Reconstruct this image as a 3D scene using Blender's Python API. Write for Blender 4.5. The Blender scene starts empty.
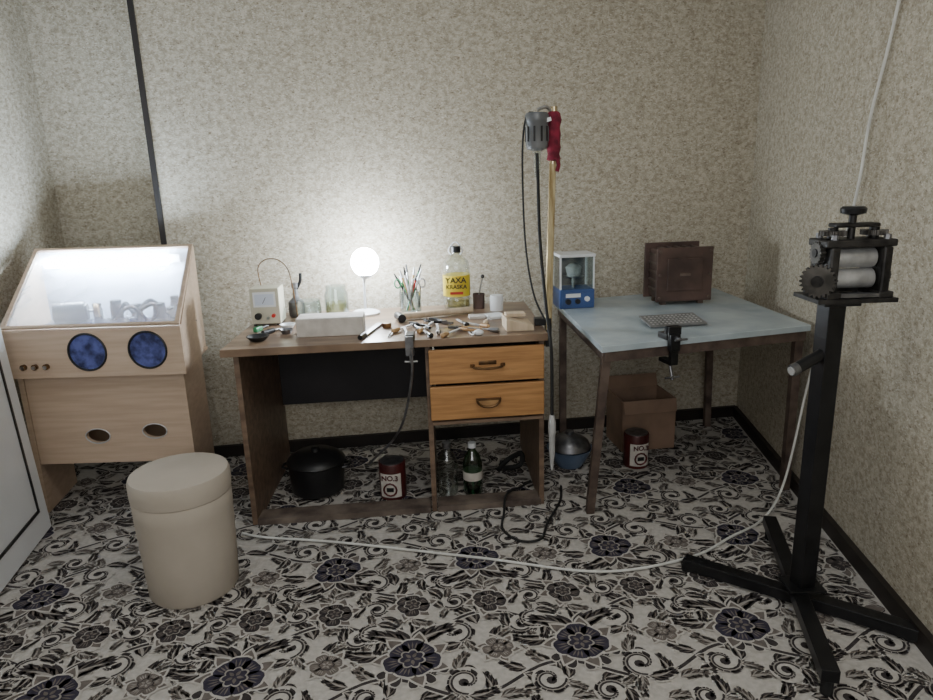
import bpy, bmesh, math, random
from mathutils import Matrix, Vector
random.seed(7)
COL=bpy.context.scene.collection
R=math.radians
# ---------------------------------------------------------------- materials
MATS={}
def mat(name,c1,c2=None,scale=8.0,rough=.6,metal=0.0,stretch=(1,1,1),bump=0.0,emit=0.0,alpha=1.0,detail=4,pos=(.35,.65)):
    if name in MATS: return MATS[name]
    m=bpy.data.materials.new(name); m.use_nodes=True; nt=m.node_tree; n=nt.nodes; l=nt.links
    p=n["Principled BSDF"]; p.inputs["Roughness"].default_value=rough; p.inputs["Metallic"].default_value=metal
    tc=n.new("ShaderNodeTexCoord"); mp=n.new("ShaderNodeMapping"); mp.inputs["Scale"].default_value=stretch
    l.new(tc.outputs["Object"],mp.inputs[0])
    nz=n.new("ShaderNodeTexNoise"); nz.inputs["Scale"].default_value=scale; nz.inputs["Detail"].default_value=detail
    l.new(mp.outputs[0],nz.inputs["Vector"])
    cr=n.new("ShaderNodeValToRGB"); cr.color_ramp.elements[0].position=pos[0]; cr.color_ramp.elements[1].position=pos[1]
    if c2 is None: c2=tuple(x*.82 for x in c1)
    cr.color_ramp.elements[0].color=(*c2,1); cr.color_ramp.elements[1].color=(*c1,1)
    l.new(nz.outputs["Fac"],cr.inputs[0]); l.new(cr.outputs[0],p.inputs["Base Color"])
    if bump>0:
        b=n.new("ShaderNodeBump"); b.inputs["Strength"].default_value=bump; b.inputs["Distance"].default_value=.005
        l.new(nz.outputs["Fac"],b.inputs["Height"]); l.new(b.outputs[0],p.inputs["Normal"])
    if emit>0:
        p.inputs["Emission Color"].default_value=(*c1,1); p.inputs["Emission Strength"].default_value=emit
    MATS[name]=m; return m
def glass(name,tint=(.9,.95,.95),mixf=.14,rough=.05,haze=0.0):
    if name in MATS: return MATS[name]
    m=bpy.data.materials.new(name); m.use_nodes=True; nt=m.node_tree; n=nt.nodes; l=nt.links
    out=n["Material Output"]; n.remove(n["Principled BSDF"])
    t=n.new("ShaderNodeBsdfTransparent"); t.inputs[0].default_value=(*tint,1)
    g=n.new("ShaderNodeBsdfGlossy"); g.inputs["Roughness"].default_value=rough
    lw=n.new("ShaderNodeLayerWeight"); lw.inputs[0].default_value=.35
    ma=n.new("ShaderNodeMath"); ma.operation='MULTIPLY_ADD'; ma.inputs[1].default_value=.6; ma.inputs[2].default_value=mixf*.5
    l.new(lw.outputs["Facing"],ma.inputs[0])
    x=n.new("ShaderNodeMixShader"); l.new(ma.outputs[0],x.inputs[0]); l.new(t.outputs[0],x.inputs[1]); l.new(g.outputs[0],x.inputs[2])
    last=x
    if haze>0:  # uneven translucent layer that puts a whitish glow into the pane
        tr=n.new("ShaderNodeBsdfTranslucent"); tr.inputs[0].default_value=(.85,.92,1,1)
        tc=n.new("ShaderNodeTexCoord"); nz=n.new("ShaderNodeTexNoise"); nz.inputs["Scale"].default_value=5; nz.inputs["Detail"].default_value=5; l.new(tc.outputs["Object"],nz.inputs["Vector"])
        mm=n.new("ShaderNodeMath"); mm.operation='MULTIPLY'; mm.inputs[1].default_value=haze*2; l.new(nz.outputs["Fac"],mm.inputs[0])
        y=n.new("ShaderNodeMixShader"); l.new(mm.outputs[0],y.inputs[0]); l.new(x.outputs[0],y.inputs[1]); l.new(tr.outputs[0],y.inputs[2]); last=y
    l.new(last.outputs[0],out.inputs[0])
    MATS[name]=m; return m
def wallmat(name,k=1.0):
    m=bpy.data.materials.new(name); m.use_nodes=True; nt=m.node_tree; n=nt.nodes; l=nt.links
    p=n["Principled BSDF"]; p.inputs["Roughness"].default_value=.95
    tc=n.new("ShaderNodeTexCoord")
    def noise(s,d,st=(1,1,1),ro=.6):
        mp=n.new("ShaderNodeMapping"); mp.inputs["Scale"].default_value=st; l.new(tc.outputs["Object"],mp.inputs[0])
        z=n.new("ShaderNodeTexNoise"); z.inputs["Scale"].default_value=s; z.inputs["Detail"].default_value=d; z.inputs["Roughness"].default_value=ro
        l.new(mp.outputs[0],z.inputs["Vector"]); return z.outputs["Fac"]
    def ramp(f,a,ca,b,cb):
        r=n.new("ShaderNodeValToRGB"); e=r.color_ramp.elements; e[0].position=a;e[1].position=b;e[0].color=(*ca,1);e[1].color=(*cb,1); l.new(f,r.inputs[0]); return r.outputs[0]
    base=ramp(noise(42,7,(1,1,1.3),.72),.36,(.29*k,.245*k,.175*k),.62,(.53*k,.485*k,.39*k))
    fl=ramp(noise(95,3,(1,1,2.2),.5),.56,(0,0,0),.74,(1,1,1))
    mx=n.new("ShaderNodeMix"); mx.data_type='RGBA'; l.new(fl,mx.inputs[0]); l.new(base,mx.inputs[6]); mx.inputs[7].default_value=(.66*k,.63*k,.54*k,1)
    dk=ramp(noise(80,2,(1,1,1.6),.5),.29,(.8,.8,.8),.40,(0,0,0))
    m2=n.new("ShaderNodeMix"); m2.data_type='RGBA'; l.new(dk,m2.inputs[0]); l.new(mx.outputs[2],m2.inputs[6]); m2.inputs[7].default_value=(.18*k,.135*k,.085*k,1)
    l.new(m2.outputs[2],p.inputs["Base Color"])
    b=n.new("ShaderNodeBump"); b.inputs["Strength"].default_value=.2; b.inputs["Distance"].default_value=.003
    l.new(noise(70,5),b.inputs["Height"]); l.new(b.outputs[0],p.inputs["Normal"])
    return m
M_wall=wallmat("fibre_wallpaper")
M_desk=mat("worn_brown_laminate",(.21,.14,.095),(.11,.07,.048),6,.45,stretch=(1,6,6),detail=8)
M_desktop=mat("worn_desktop",(.28,.19,.125),(.12,.075,.05),5,.28,stretch=(1,4,1),detail=9)
M_dust=mat("dusty_board",(.19,.15,.12),(.06,.042,.035),9,.8,detail=8)
M_dark=mat("dark_board",(.018,.015,.018),(.010,.008,.010),5,.6)
M_drawer=mat("orange_plywood",(.50,.26,.10),(.34,.165,.06),5,.38,stretch=(1,8,14),detail=6)
M_handle=mat("aged_brass",(.22,.12,.05),(.08,.05,.03),20,.35,.8)
M_tan=mat("tan_handle",(.42,.24,.10),(.28,.15,.06),20,.4)
M_beech=mat("pale_chipboard_veneer",(.56,.42,.31),(.48,.35,.25),4,.5,stretch=(1,5,14))
M_beechd=mat("chipboard_edge",(.42,.29,.19),(.33,.22,.14),14,.6)
M_white=mat("white_plastic",(.80,.82,.84),(.76,.78,.80),4,.35)
M_whiteb=mat("white_liner",(.70,.76,.86),(.58,.63,.73),3,.5)
M_black=mat("black_plastic",(.012,.012,.013),(.007,.007,.008),9,.4)
M_blackm=mat("black_painted_steel",(.016,.016,.018),(.008,.008,.009),12,.34,.3)
M_rubber=mat("black_rubber",(.01,.01,.01),(.006,.006,.006),9,.7)
M_sleeve=mat("navy_sleeve_cloth",(.10,.12,.34),(.02,.025,.08),26,.85,bump=.3)
M_pink=mat("pink_red_cloth",(.62,.16,.18),(.38,.07,.09),18,.9,bump=.3)
M_steel=mat("brushed_steel",(.55,.55,.56),(.32,.32,.33),30,.3,1.0)
M_satin=mat("satin_silver",(.62,.62,.62),(.5,.5,.5),30,.45,.4)
M_gsteel=mat("grey_steel",(.25,.25,.26),(.13,.13,.14),25,.4,.9)
M_roll=mat("polished_roller",(.50,.50,.50),(.34,.34,.34),30,.4,.5)
M_worn=mat("worn_black_casting",(.05,.047,.045),(.014,.013,.013),26,.45,.6,detail=7)
M_rust=mat("rusty_sheet",(.13,.080,.065),(.06,.038,.032),7,.55,.3,detail=8,bump=.2)
M_rust2=mat("rusty_leg",(.17,.125,.10),(.075,.052,.045),14,.6,.4,detail=6)
M_blue=mat("pale_blue_laminate",(.47,.535,.565),(.33,.395,.43),5,.25,detail=9)
M_vel=mat("beige_velour",(.46,.405,.34),(.41,.36,.30),5,.95,detail=7,bump=.12)
M_base=mat("dark_baseboard",(.018,.013,.011),(.010,.007,.006),6,.5)
M_ceil=mat("white_ceiling",(.7,.7,.68),None,3,.9)
M_led=mat("led_light",(.76,.88,1.0),(.76,.88,1.0),1,.5,emit=430)
M_bulb=mat("lamp_light",(.82,.91,1.0),(.82,.91,1.0),1,.5,emit=260)
M_brick=mat("white_firebrick",(.62,.58,.53),(.48,.44,.40),18,.9,detail=6,bump=.3)
M_wood=mat("tool_wood",(.52,.33,.16),(.38,.22,.10),10,.5,stretch=(1,1,6))
M_pale=mat("pale_wood",(.62,.50,.36),(.50,.39,.27),8,.6,stretch=(6,1,1))
M_pole=mat("pale_brass_pole",(.70,.60,.38),(.34,.25,.12),9,.2,.5,stretch=(8,8,1))
M_mcase=mat("grey_motor_case",(.20,.205,.21),(.12,.125,.13),9,.4,.3)
M_redc=mat("dark_red_cloth",(.24,.015,.04),(.10,.006,.018),30,.9,bump=.8)
M_beige=mat("beige_metal_case",(.60,.57,.45),(.52,.49,.38),6,.5)
M_yel=mat("yellow_label",(.80,.62,.05),(.72,.55,.04),5,.4)
M_red=mat("red_print",(.50,.03,.02),(.38,.02,.015),6,.4)
M_blk=mat("black_print",(.01,.01,.01),(.01,.01,.01),6,.5)
M_cord=mat("white_cord",(.68,.68,.64),(.55,.55,.52),9,.5)
M_bluep=mat("blue_panel",(.05,.10,.28),(.035,.08,.22),6,.4)
M_blueb=mat("blue_grey_enamel",(.16,.22,.33),(.08,.12,.20),6,.3,.2)
M_card=mat("brown_cardboard",(.28,.18,.125),(.20,.13,.09),7,.85)
M_tin=mat("maroon_tin",(.12,.022,.022),(.06,.014,.014),8,.4,.3)
M_green=mat("green_plastic",(.03,.22,.08),None,6,.4)
M_gl=glass("clear_glass"); M_glt=glass("glare_acrylic",(.9,.93,.97),.08,.12,haze=.22)  # lid acrylic carries the box lamp's glare in its shader
M_glg=glass("green_glass",(.18,.38,.24),.2); M_glp=glass("clear_bottle_plastic",(.88,.91,.90),.16,.15)
M_liq=glass("amber_liquid",(.80,.75,.5),.1)
CARPET=[mat("carpet_cream",(.50,.47,.435),(.41,.385,.35),60,1,detail=4,bump=.2),
        mat("carpet_charcoal",(.050,.041,.041),(.026,.021,.022),50,1),
        mat("carpet_navy",(.040,.034,.055),(.022,.019,.033),50,1),
        mat("carpet_taupe",(.16,.135,.12),(.11,.092,.082),50,1),
        mat("carpet_grey",(.33,.305,.28),(.27,.245,.22),50,1)]
# ---------------------------------------------------------------- mesh helpers
class B:
    def __init__(s): s.bm=bmesh.new(); s.mats=[]
    def mi(s,m):
        if m not in s.mats: s.mats.append(m)
        return s.mats.index(m)
    def _fin(s,vs,m,xf=None):
        if xf is not None: bmesh.ops.transform(s.bm,matrix=xf,verts=vs)
        i=s.mi(m); fs=set()
        for v in vs:
            for f in v.link_faces: fs.add(f)
        for f in fs: f.material_index=i
        return s
    def box(s,c,d,m,rot=(0,0,0),bev=0):
        g=bmesh.ops.create_cube(s.bm,size=1)['verts']
        bmesh.ops.scale(s.bm,vec=d,verts=g)
        if bev>0:
            es=list({e for v in g for e in v.link_edges})
            r=bmesh.ops.bevel(s.bm,geom=es,offset=bev,segments=2,affect='EDGES',profile=.5)
            g=list({v for f in r['faces'] for v in f.verts}|{v for v in g if v.is_valid})
        xf=Matrix.Translation(c)@Matrix.Rotation(rot[2],4,'Z')@Matrix.Rotation(rot[1],4,'Y')@Matrix.Rotation(rot[0],4,'X')
        return s._fin(g,m,xf)
    def cyl(s,p0,p1,r0,m,r1=None,seg=24):
        p0=Vector(p0);p1=Vector(p1); r1=r0 if r1 is None else r1; d=p1-p0
        g=bmesh.ops.create_cone(s.bm,cap_ends=True,segments=seg,radius1=r0,radius2=r1,depth=d.length)['verts']
        q=Vector((0,0,1)).rotation_difference(d.normalized()).to_matrix().to_4x4()
        return s._fin(g,m,Matrix.Translation((p0+p1)/2)@q)
    def sph(s,c,r,m,sc=(1,1,1),seg=20):
        g=bmesh.ops.create_uvsphere(s.bm,u_segments=seg,v_segments=seg//2,radius=r)['verts']
        return s._fin(g,m,Matrix.Translation(c)@Matrix.Diagonal((*sc,1)))
    def lathe(s,prof,m,c=(0,0,0),seg=36,xf=None,wob=0):
        vs=[];rings=[]
        for r,z in prof:
            ring=[]
            for i in range(seg):
                rr=r*(1+(random.uniform(-wob,wob) if wob else 0))
                ring.append(s.bm.verts.new((c[0]+rr*math.cos(2*math.pi*i/seg),c[1]+rr*math.sin(2*math.pi*i/seg),c[2]+z)))
            rings.append(ring); vs+=ring
        for a,b in zip(rings,rings[1:]):
            for i in range(seg): s.bm.faces.new((a[i],a[(i+1)%seg],b[(i+1)%seg],b[i]))
        if prof[0][0]>1e-4: s.bm.faces.new(rings[0][::-1])
        if prof[-1][0]>1e-4: s.bm.faces.new(rings[-1])
        return s._fin(vs,m,xf)
    def prism(s,pts,z0,z1,m):
        a=[s.bm.verts.new((x,y,z0)) for x,y in pts]; b=[s.bm.verts.new((x,y,z1)) for x,y in pts]
        s.bm.faces.new(a[::-1]); s.bm.faces.new(b); n=len(pts)
        for i in range(n): s.bm.faces.new((a[i],a[(i+1)%n],b[(i+1)%n],b[i]))
        return s._fin(a+b,m)
    def extr(s,pts,d,m):
        d=Vector(d); a=[s.bm.verts.new(p) for p in pts]; b=[s.bm.verts.new(Vector(p)+d) for p in pts]
        s.bm.faces.new(a[::-1]); s.bm.faces.new(b); n=len(pts)
        for i in range(n): s.bm.faces.new((a[i],a[(i+1)%n],b[(i+1)%n],b[i]))
        return s._fin(a+b,m)
    def tube(s,pts,r,m,seg=8,smooth=6):
        P=[Vector(p) for p in pts]
        if smooth>1 and len(P)>2:
            Q=[]
            for i in range(len(P)-1):
                p0=P[max(i-1,0)];p1=P[i];p2=P[i+1];p3=P[min(i+2,len(P)-1)]
                for k in range(smooth):
                    t=k/smooth
                    Q.append(.5*((2*p1)+(p2-p0)*t+(2*p0-5*p1+4*p2-p3)*t*t+(3*p1-p0-3*p2+p3)*t**3))
            Q.append(P[-1]); P=Q
        rings=[];vs=[];up=None
        for i,p in enumerate(P):
            t=(P[min(i+1,len(P)-1)]-P[max(i-1,0)]).normalized()
            if up is None: up=t.orthogonal().normalized()
            up=(up-t*up.dot(t)).normalized(); w=t.cross(up)
            ring=[s.bm.verts.new(p+(up*math.cos(2*math.pi*k/seg)+w*math.sin(2*math.pi*k/seg))*r) for k in range(seg)]
            rings.append(ring);vs+=ring
        for a,b in zip(rings,rings[1:]):
            for k in range(seg): s.bm.faces.new((a[k],a[(k+1)%seg],b[(k+1)%seg],b[k]))
        s.bm.faces.new(rings[0][::-1]); s.bm.faces.new(rings[-1])
        return s._fin(vs,m)
def link(o): COL.objects.link(o); return o
def meta(o,label,cat,group=None):
    o["label"]=label; o["category"]=cat
    if group: o["group"]=group
def empty(name,label,cat,loc=(0,0,0),rz=0,group=None):
    e=bpy.data.objects.new(name,None); e.empty_display_size=.05; link(e); e.location=loc; e.rotation_euler=(0,0,rz)
    meta(e,label,cat,group); return e
def mk(name,b,parent=None,label=None,cat=None,loc=(0,0,0),rot=(0,0,0),world=False,smooth=False,bevel=0,xf=None,kind=None,group=None):
    me=bpy.data.meshes.new(name)
    if xf is not None: b.bm.transform(xf)
    if world and parent is not None:
        p=parent; T=Matrix.Identity(4); ch=[]
        while p is not None: ch.append(p); p=p.parent
        for q in reversed(ch): T=T@(Matrix.Translation(q.location)@q.rotation_euler.to_matrix().to_4x4())
        b.bm.transform(T.inverted())
    bmesh.ops.recalc_face_normals(b.bm,faces=b.bm.faces)
    b.bm.to_mesh(me); b.bm.free()
    for m in b.mats: me.materials.append(m)
    o=bpy.data.objects.new(name,me); link(o); o.location=loc; o.rotation_euler=rot
    if parent is not None: o.parent=parent
    if label: o["label"]=label
    if cat: o["category"]=cat
    if kind: o["kind"]=kind
    if group: o["group"]=group
    if smooth:
        for p in me.polygons: p.use_smooth=True
        md=o.modifiers.new("e","EDGE_SPLIT"); md.split_angle=R(38)
    if bevel>0:
        md=o.modifiers.new("b","BEVEL"); md.width=bevel; md.segments=2; md.limit_method='ANGLE'
    return o
def cut(o,cb):
    me=bpy.data.meshes.new("cutter"); bmesh.ops.recalc_face_normals(cb.bm,faces=cb.bm.faces); cb.bm.to_mesh(me); cb.bm.free()
    c=bpy.data.objects.new("cutter",me); link(c); c.matrix_world=Matrix.Identity(4)
    md=o.modifiers.new("x","BOOLEAN"); md.object=c; md.operation='DIFFERENCE'; md.solver='EXACT'
    bpy.context.view_layer.update(); dg=bpy.context.evaluated_depsgraph_get()
    nm=bpy.data.meshes.new_from_object(o.evaluated_get(dg)); o.modifiers.clear(); o.data=nm
    bpy.data.objects.remove(c)
def text(name,body,size,parent,loc,rot,m,label=None,ext=.0006):
    cu=bpy.data.curves.new(name,'FONT'); cu.body=body; cu.size=size; cu.extrude=ext; cu.offset=size*.02; cu.align_x='CENTER'; cu.align_y='CENTER'
    t=bpy.data.objects.new(name+"_tmp",cu); link(t); bpy.context.view_layer.update()
    me=bpy.data.meshes.new_from_object(t.evaluated_get(bpy.context.evaluated_depsgraph_get())); bpy.data.objects.remove(t)
    me.materials.clear(); me.materials.append(m)
    o=bpy.data.objects.new(name,me); link(o); o.parent=parent; o.location=loc; o.rotation_euler=rot
    if label: o["label"]=label
    return o
# ---------------------------------------------------------------- room
H=2.55
b=B(); b.prism([(-2.3,-1.5),(1.9,-1.5),(1.9,3.9),(-2.3,3.9)],-.12,-.004,M_dark); mk("floor",b,kind="structure")
b=B(); b.prism([(-2.3,-1.5),(1.9,-1.5),(1.9,3.9),(-2.3,3.9)],H,H+.1,M_ceil); mk("ceiling",b,kind="structure")
def seg(p,q,t,z0,z1,m,side=1):
    p=Vector(p);q=Vector(q); d=(q-p).normalized(); n=Vector((-d.y,d.x))*side*t
    b=B(); b.prism([tuple(p),tuple(q),tuple(q+n),tuple(p+n)],z0,z1,m); return b
mk("wall_back",seg((-1.40,3.212),(1.62,3.604),.15,0,H,M_wall),kind="structure")
mk("wall_right",seg((1.51,3.59),(.965,-1.25),.15,0,H,M_wall),kind="structure")
mk("wall_left",seg((-2.02,-1.2),(-2.02,3.6),.15,0,H,M_wall),kind="structure")
b=B(); b.prism([(-2.15,3.45),(-1.40,3.50),(-1.40,3.62),(-2.15,3.57)],0,H,M_wall); b.prism([(-1.40,3.36),(-1.28,3.37),(-1.28,3.62),(-1.40,3.62)],0,H,M_wall); mk("wall_recess",b,kind="structure")
mk("wall_front",seg((-2.1,-1.2),(1.0,-1.2),.12,0,H,M_wall,-1),kind="structure")
b=seg((-1.418,3.200),(-1.394,3.203),.02,0,H,M_base); mk("trim_1",b,kind="structure")
mk("baseboard_back",seg((-1.37,3.212),(1.50,3.587),.022,0,.060,M_base,-1),kind="structure")
mk("baseboard_right",seg((1.507,3.57),(.975,-1.15),.022,0,.060,M_base,-1),kind="structure")
mk("baseboard_left",seg((-2.02,-1.1),(-2.02,3.44),.022,0,.060,M_base,-1),kind="structure")
# ---------------------------------------------------------------- carpet with woven pattern
polys=[]
def leaf(cx,cy,a,L,W,m,lay,bend=0,n=7,pw=.75):
    top=[];bot=[]
    for i in range(n+1):
        t=i/n; w=W*math.sin(math.pi*t**pw)*.5; x=t*L; y=bend*L*t*t
        top.append((x,y+w)); bot.append((x,y-w))
    pts=top[:]+bot[::-1][1:-1]
    ca,sa=math.cos(a),math.sin(a)
    polys.append(([(cx+x*ca-y*sa,cy+x*sa+y*ca) for x,y in pts],m,lay))
def petal(cx,cy,a,L,W,m,lay,notch=.12):
    pts=[]; n=16
    for i in range(n):
        t=2*math.pi*i/n
        rr=1-notch*max(0,math.cos(t))**12
        x=L*.5+L*.5*math.cos(t)*rr; y=W*.5*math.sin(t)*(1+.25*math.cos(t))
        pts.append((cx+x*math.cos(a)-y*math.sin(a),cy+x*math.sin(a)+y*math.cos(a)))
    polys.append((pts,m,lay))
def blob(cx,cy,r,m,lay,lobes=0,amp=0,ph=0,n=12):
    n=max(n,lobes*6)
    polys.append(([(cx+r*(1-amp+amp*abs(math.sin(lobes*math.pi*i/n))*2)*math.cos(2*math.pi*i/n+ph),cy+r*(1-amp+amp*abs(math.sin(lobes*math.pi*i/n))*2)*math.sin(2*math.pi*i/n+ph)) for i in range(n)],m,lay))
def ribbon(P,w0,w1,m,lay):
    n=len(P)
    for i in range(n-1):
        (x0,y0),(x1,y1)=P[i],P[i+1]; dx,dy=x1-x0,y1-y0; q=math.hypot(dx,dy) or 1
        nx,ny=-dy/q,dx/q; a=(w0+(w1-w0)*i/(n-1))/2; c=(w0+(w1-w0)*(i+1)/(n-1))/2
        polys.append(([(x0+nx*a,y0+ny*a),(x0-nx*a,y0-ny*a),(x1-nx*c,y1-ny*c),(x1+nx*c,y1+ny*c)],m,lay))
def acan(x,y,a,L,m=1,s=1,lay=1,out=True):
    """acanthus leaf: curved spine with paired curling lobes, cream outline underneath"""
    P=[];bend=.5*s
    for i in range(9):
        t=i/8; px=t*L; py=bend*L*t*t; P.append((x+px*math.cos(a)-py*math.sin(a),y+px*math.sin(a)+py*math.cos(a)))
    e=.010
    passes=([(e,0,0)] if out else [])+[(0,m,.25)]
    for g,mm,dl in passes:
        leaf(x-g*.5*math.cos(a),y-g*.5*math.sin(a),a,L+g,L*.34+g,mm,lay+dl,bend)
        for i in (1,3,5,6):
            q=P[i]; aa=a+2*bend*(i/8); l_=L*(.50-.04*i)
            for sd in (1,-1):
                leaf(q[0],q[1],aa+.80*sd,l_+g*.8,l_*.46+g,mm,lay+dl,-.5*sd,6,1.2)
    inn=3 if m!=3 else 4
    for i in (1,3,5):
        q=P[i]; aa=a+2*bend*(i/8); l_=L*(.36-.03*i)
        for sd in (1,-1): leaf(q[0],q[1],aa+.78*sd,l_,l_*.18,inn,lay+.5,-.45*sd,5,1.1)
    leaf(x,y,a,L*.85,L*.09,inn if m==3 else 4,lay+.6,bend,7)
def curl(cx,cy,r,a0,d,m,lay,w=.015):
    P=[];n=20
    for i in range(n+1):
        t=i/n; rr=r*(.16+.84*t); a=a0+d*t*2*math.pi*1.15; P.append((cx+rr*math.cos(a),cy+rr*math.sin(a)))
    blob(cx,cy,r*.98,0,lay-.2,n=18)
    ribbon(P,w*.7,w*1.2,m,lay); blob(P[0][0],P[0][1],w*1.0,m,lay,n=9)
    if m==1: ribbon(P[5:],.0025,.0045,4,lay+.4)
    ex,ey=P[-1]; px,py=P[-2]; ta=math.atan2(ey-py,ex-px)
    for i in (8,12,16):
        a=a0+d*(i/n)*2*math.pi*1.15
        leaf(P[i][0],P[i][1],a+d*.9,r*.55,r*.34,m,lay,.5*d,7,1.1)
    acan(ex,ey,ta,r*1.45,m,d,lay+.3)
    acan(px,py,ta-d*1.2,r*1.0,3,-d,lay+.1)
def flower(cx,cy,r,a0,o,i1,cc,npet=7,lay=18,rr=None):
    rr=rr or random.Random(1)
    J=[(rr.uniform(-.12,.12),rr.uniform(.82,1.12)) for k in range(npet)]
    for g,mm,dl in ((.010,0,0),(0,3,.3)):
        for k in range(npet):
            a=a0+2*math.pi*(k+.5)/npet
            leaf(cx+.25*r*math.cos(a),cy+.25*r*math.sin(a),a,r*.95+g,r*.50+g,mm,lay+dl,.25,7,1.0)
    for g,mm,dl in ((.007,0,.5),(0,o,.8)):
        for k in range(npet):
            a=a0+2*math.pi*k/npet+J[k][0]
            petal(cx+.18*r*math.cos(a),cy+.18*r*math.sin(a),a,r*.72*J[k][1]+g,r*.68+g,mm,lay+dl)
    for k in range(npet):
        a=a0+2*math.pi*k/npet+J[k][0]; q=J[k][1]
        for dd in (-.22,0,.22): leaf(cx+.45*r*math.cos(a+dd*.8),cy+.45*r*math.sin(a+dd*.8),a+dd,r*.34*q,r*.055,i1,lay+1.2,0,4)
    blob(cx,cy,r*.40,cc,lay+1.5,npet,.14,a0+.3); blob(cx,cy,r*.34,o,lay+1.8,npet,.14,a0+.3)
    for k in range(5):
        a=a0+2*math.pi*k/5; leaf(cx+.06*r*math.cos(a),cy+.06*r*math.sin(a),a,r*.24,r*.12,i1,lay+2.1)
S=.50
def tile(ox,oy,fl):
    q=lambda x,y:(ox+x*S,oy+(1-y if fl else y)*S)
    sg=-1 if fl else 1
    rr=random.Random(11)
    c=0
    for gx in range(5):
        for gy in range(5):
            x,y=q((gx+.2+.6*rr.random())/5,(gy+.2+.6*rr.random())/5); c+=1
            acan(x,y,rr.random()*6.28,.075+.035*rr.random(),(1,3,1,3,1)[(gx+2*gy)%5],rr.choice((-1,1)),(c*7)%12)
    for base,am,ph in ((.24,.10,0),(.76,-.10,.9)):
        P=[q(i/20,base+am*math.sin(2*math.pi*i/20+ph)) for i in range(21)]
        ribbon(P,.022,.022,0,12.6); ribbon(P,.011,.011,1,12.8)
        for i in range(2,20,4):
            (x0,y0),(x1,y1)=P[i],P[i+1]; a=math.atan2(y1-y0,x1-x0); s2=1 if (i//4)%2 else -1
            acan(x0,y0,a+s2*.9,.075,1 if i%8 else 3,s2,13)
    for n_,(x,y,r,a,d,m) in enumerate(((.55,.31,.056,.4,1,1),(.57,.74,.056,2.5,-1,1),(.05,.27,.046,4,1,1),(.03,.79,.052,1.1,-1,1),(.34,.08,.046,3.1,-1,3),(.33,.93,.046,5.2,1,1),(.97,.30,.044,2.,1,1),(.57,.01,.044,1.5,1,1))):
        cc=q(x,y); curl(cc[0],cc[1],r,a*sg,d*sg,m,14.5+(n_%3))
    f1=q(.28,.52)
    acan(f1[0],f1[1]-.05*sg,-math.pi/2*sg+.6,.15,1,1,17); acan(f1[0],f1[1]-.05*sg,-math.pi/2*sg-.6,.15,1,-1,17.5)
    flower(*f1,.092,.2*sg,2,3,4,7,18.5,rr)
    for k in range(5):
        a=sg*(math.pi/2)+(-1.0+.5*k); petal(f1[0]+.075*math.cos(a),f1[1]+.075*math.sin(a),a,.050,.034,0,18.2); petal(f1[0]+.076*math.cos(a),f1[1]+.076*math.sin(a),a,.044,.026,1,18.3)
    flower(*q(.80,.03),.066,.5,1,3,4,6,18.5,rr)
    flower(*q(.79,.50),.052,.1,3,4,1,6,18.5,rr)
for i in range(-6,6):
    for j in range(-1,9):
        tile(i*S+(j%2)*S*.5+.1,j*S*.96,j%2==1)
def inside(x,y):
    if y<.6: return False
    if x>1.104+.1126*y-.025: return False
    if x<-1.995: return False
    yb=3.212+(x+1.40)*.1299-.025 if x>-1.42 else 3.42
    return y<yb
ang=R(6); ca,sa=math.cos(ang),math.sin(ang)
verts=[(x,y,.0) for x,y in [(-2.0,-1.18),(.95,-1.18),(1.49,3.57),(-1.41,3.195),(-1.43,3.44),(-2.0,3.42)]];faces=[tuple(range(6))];fmi=[0]
for pts,m,lay in polys:
    P=[(x*ca-y*sa,x*sa+y*ca) for x,y in pts]
    if not all(inside(x,y) for x,y in P): continue
    i0=len(verts); verts+=[(x,y,.0004+.00016*(lay+1)) for x,y in P]; faces.append(tuple(range(i0,i0+len(P)))); fmi.append(m)
me=bpy.data.meshes.new("carpet"); me.from_pydata(verts,[],faces)
for m in CARPET: me.materials.append(m)
me.polygons.foreach_set("material_index",fmi); me.update()
o=link(bpy.data.objects.new("carpet",me)); meta(o,"cream fitted carpet with dark floral scroll pattern","carpet")
# ---------------------------------------------------------------- door leaf
LN=Vector((-.10,0,2.0)); DX=.045
b=B(); b.extr([(-1.775+DX,2.52,.012),(-1.605+DX,1.72,.012),(-1.655+DX,1.71,.012),(-1.825+DX,2.51,.012)],LN,M_white); d=mk("door_1",b,kind="structure")
dv=Vector((.17,-.80,0)).normalized(); dn=Vector((.8,.17,0)).normalized()
b=B()
p0=Vector((-1.775+DX,2.52,0))+dv*.075+dn*.001
def dz(v,z): return v+LN*(z/2.0)+Vector((0,0,.012))
b.extr([dz(p0,.10),dz(p0+dv*.68,.10),dz(p0+dv*.68,.112),dz(p0,.112)],dn*.004,M_black)
b.extr([dz(p0,.10),dz(p0+dv*.012,.10),dz(p0+dv*.012,1.9),dz(p0,1.9)],dn*.004,M_black)
mk("gasket",b,parent=d)
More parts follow.
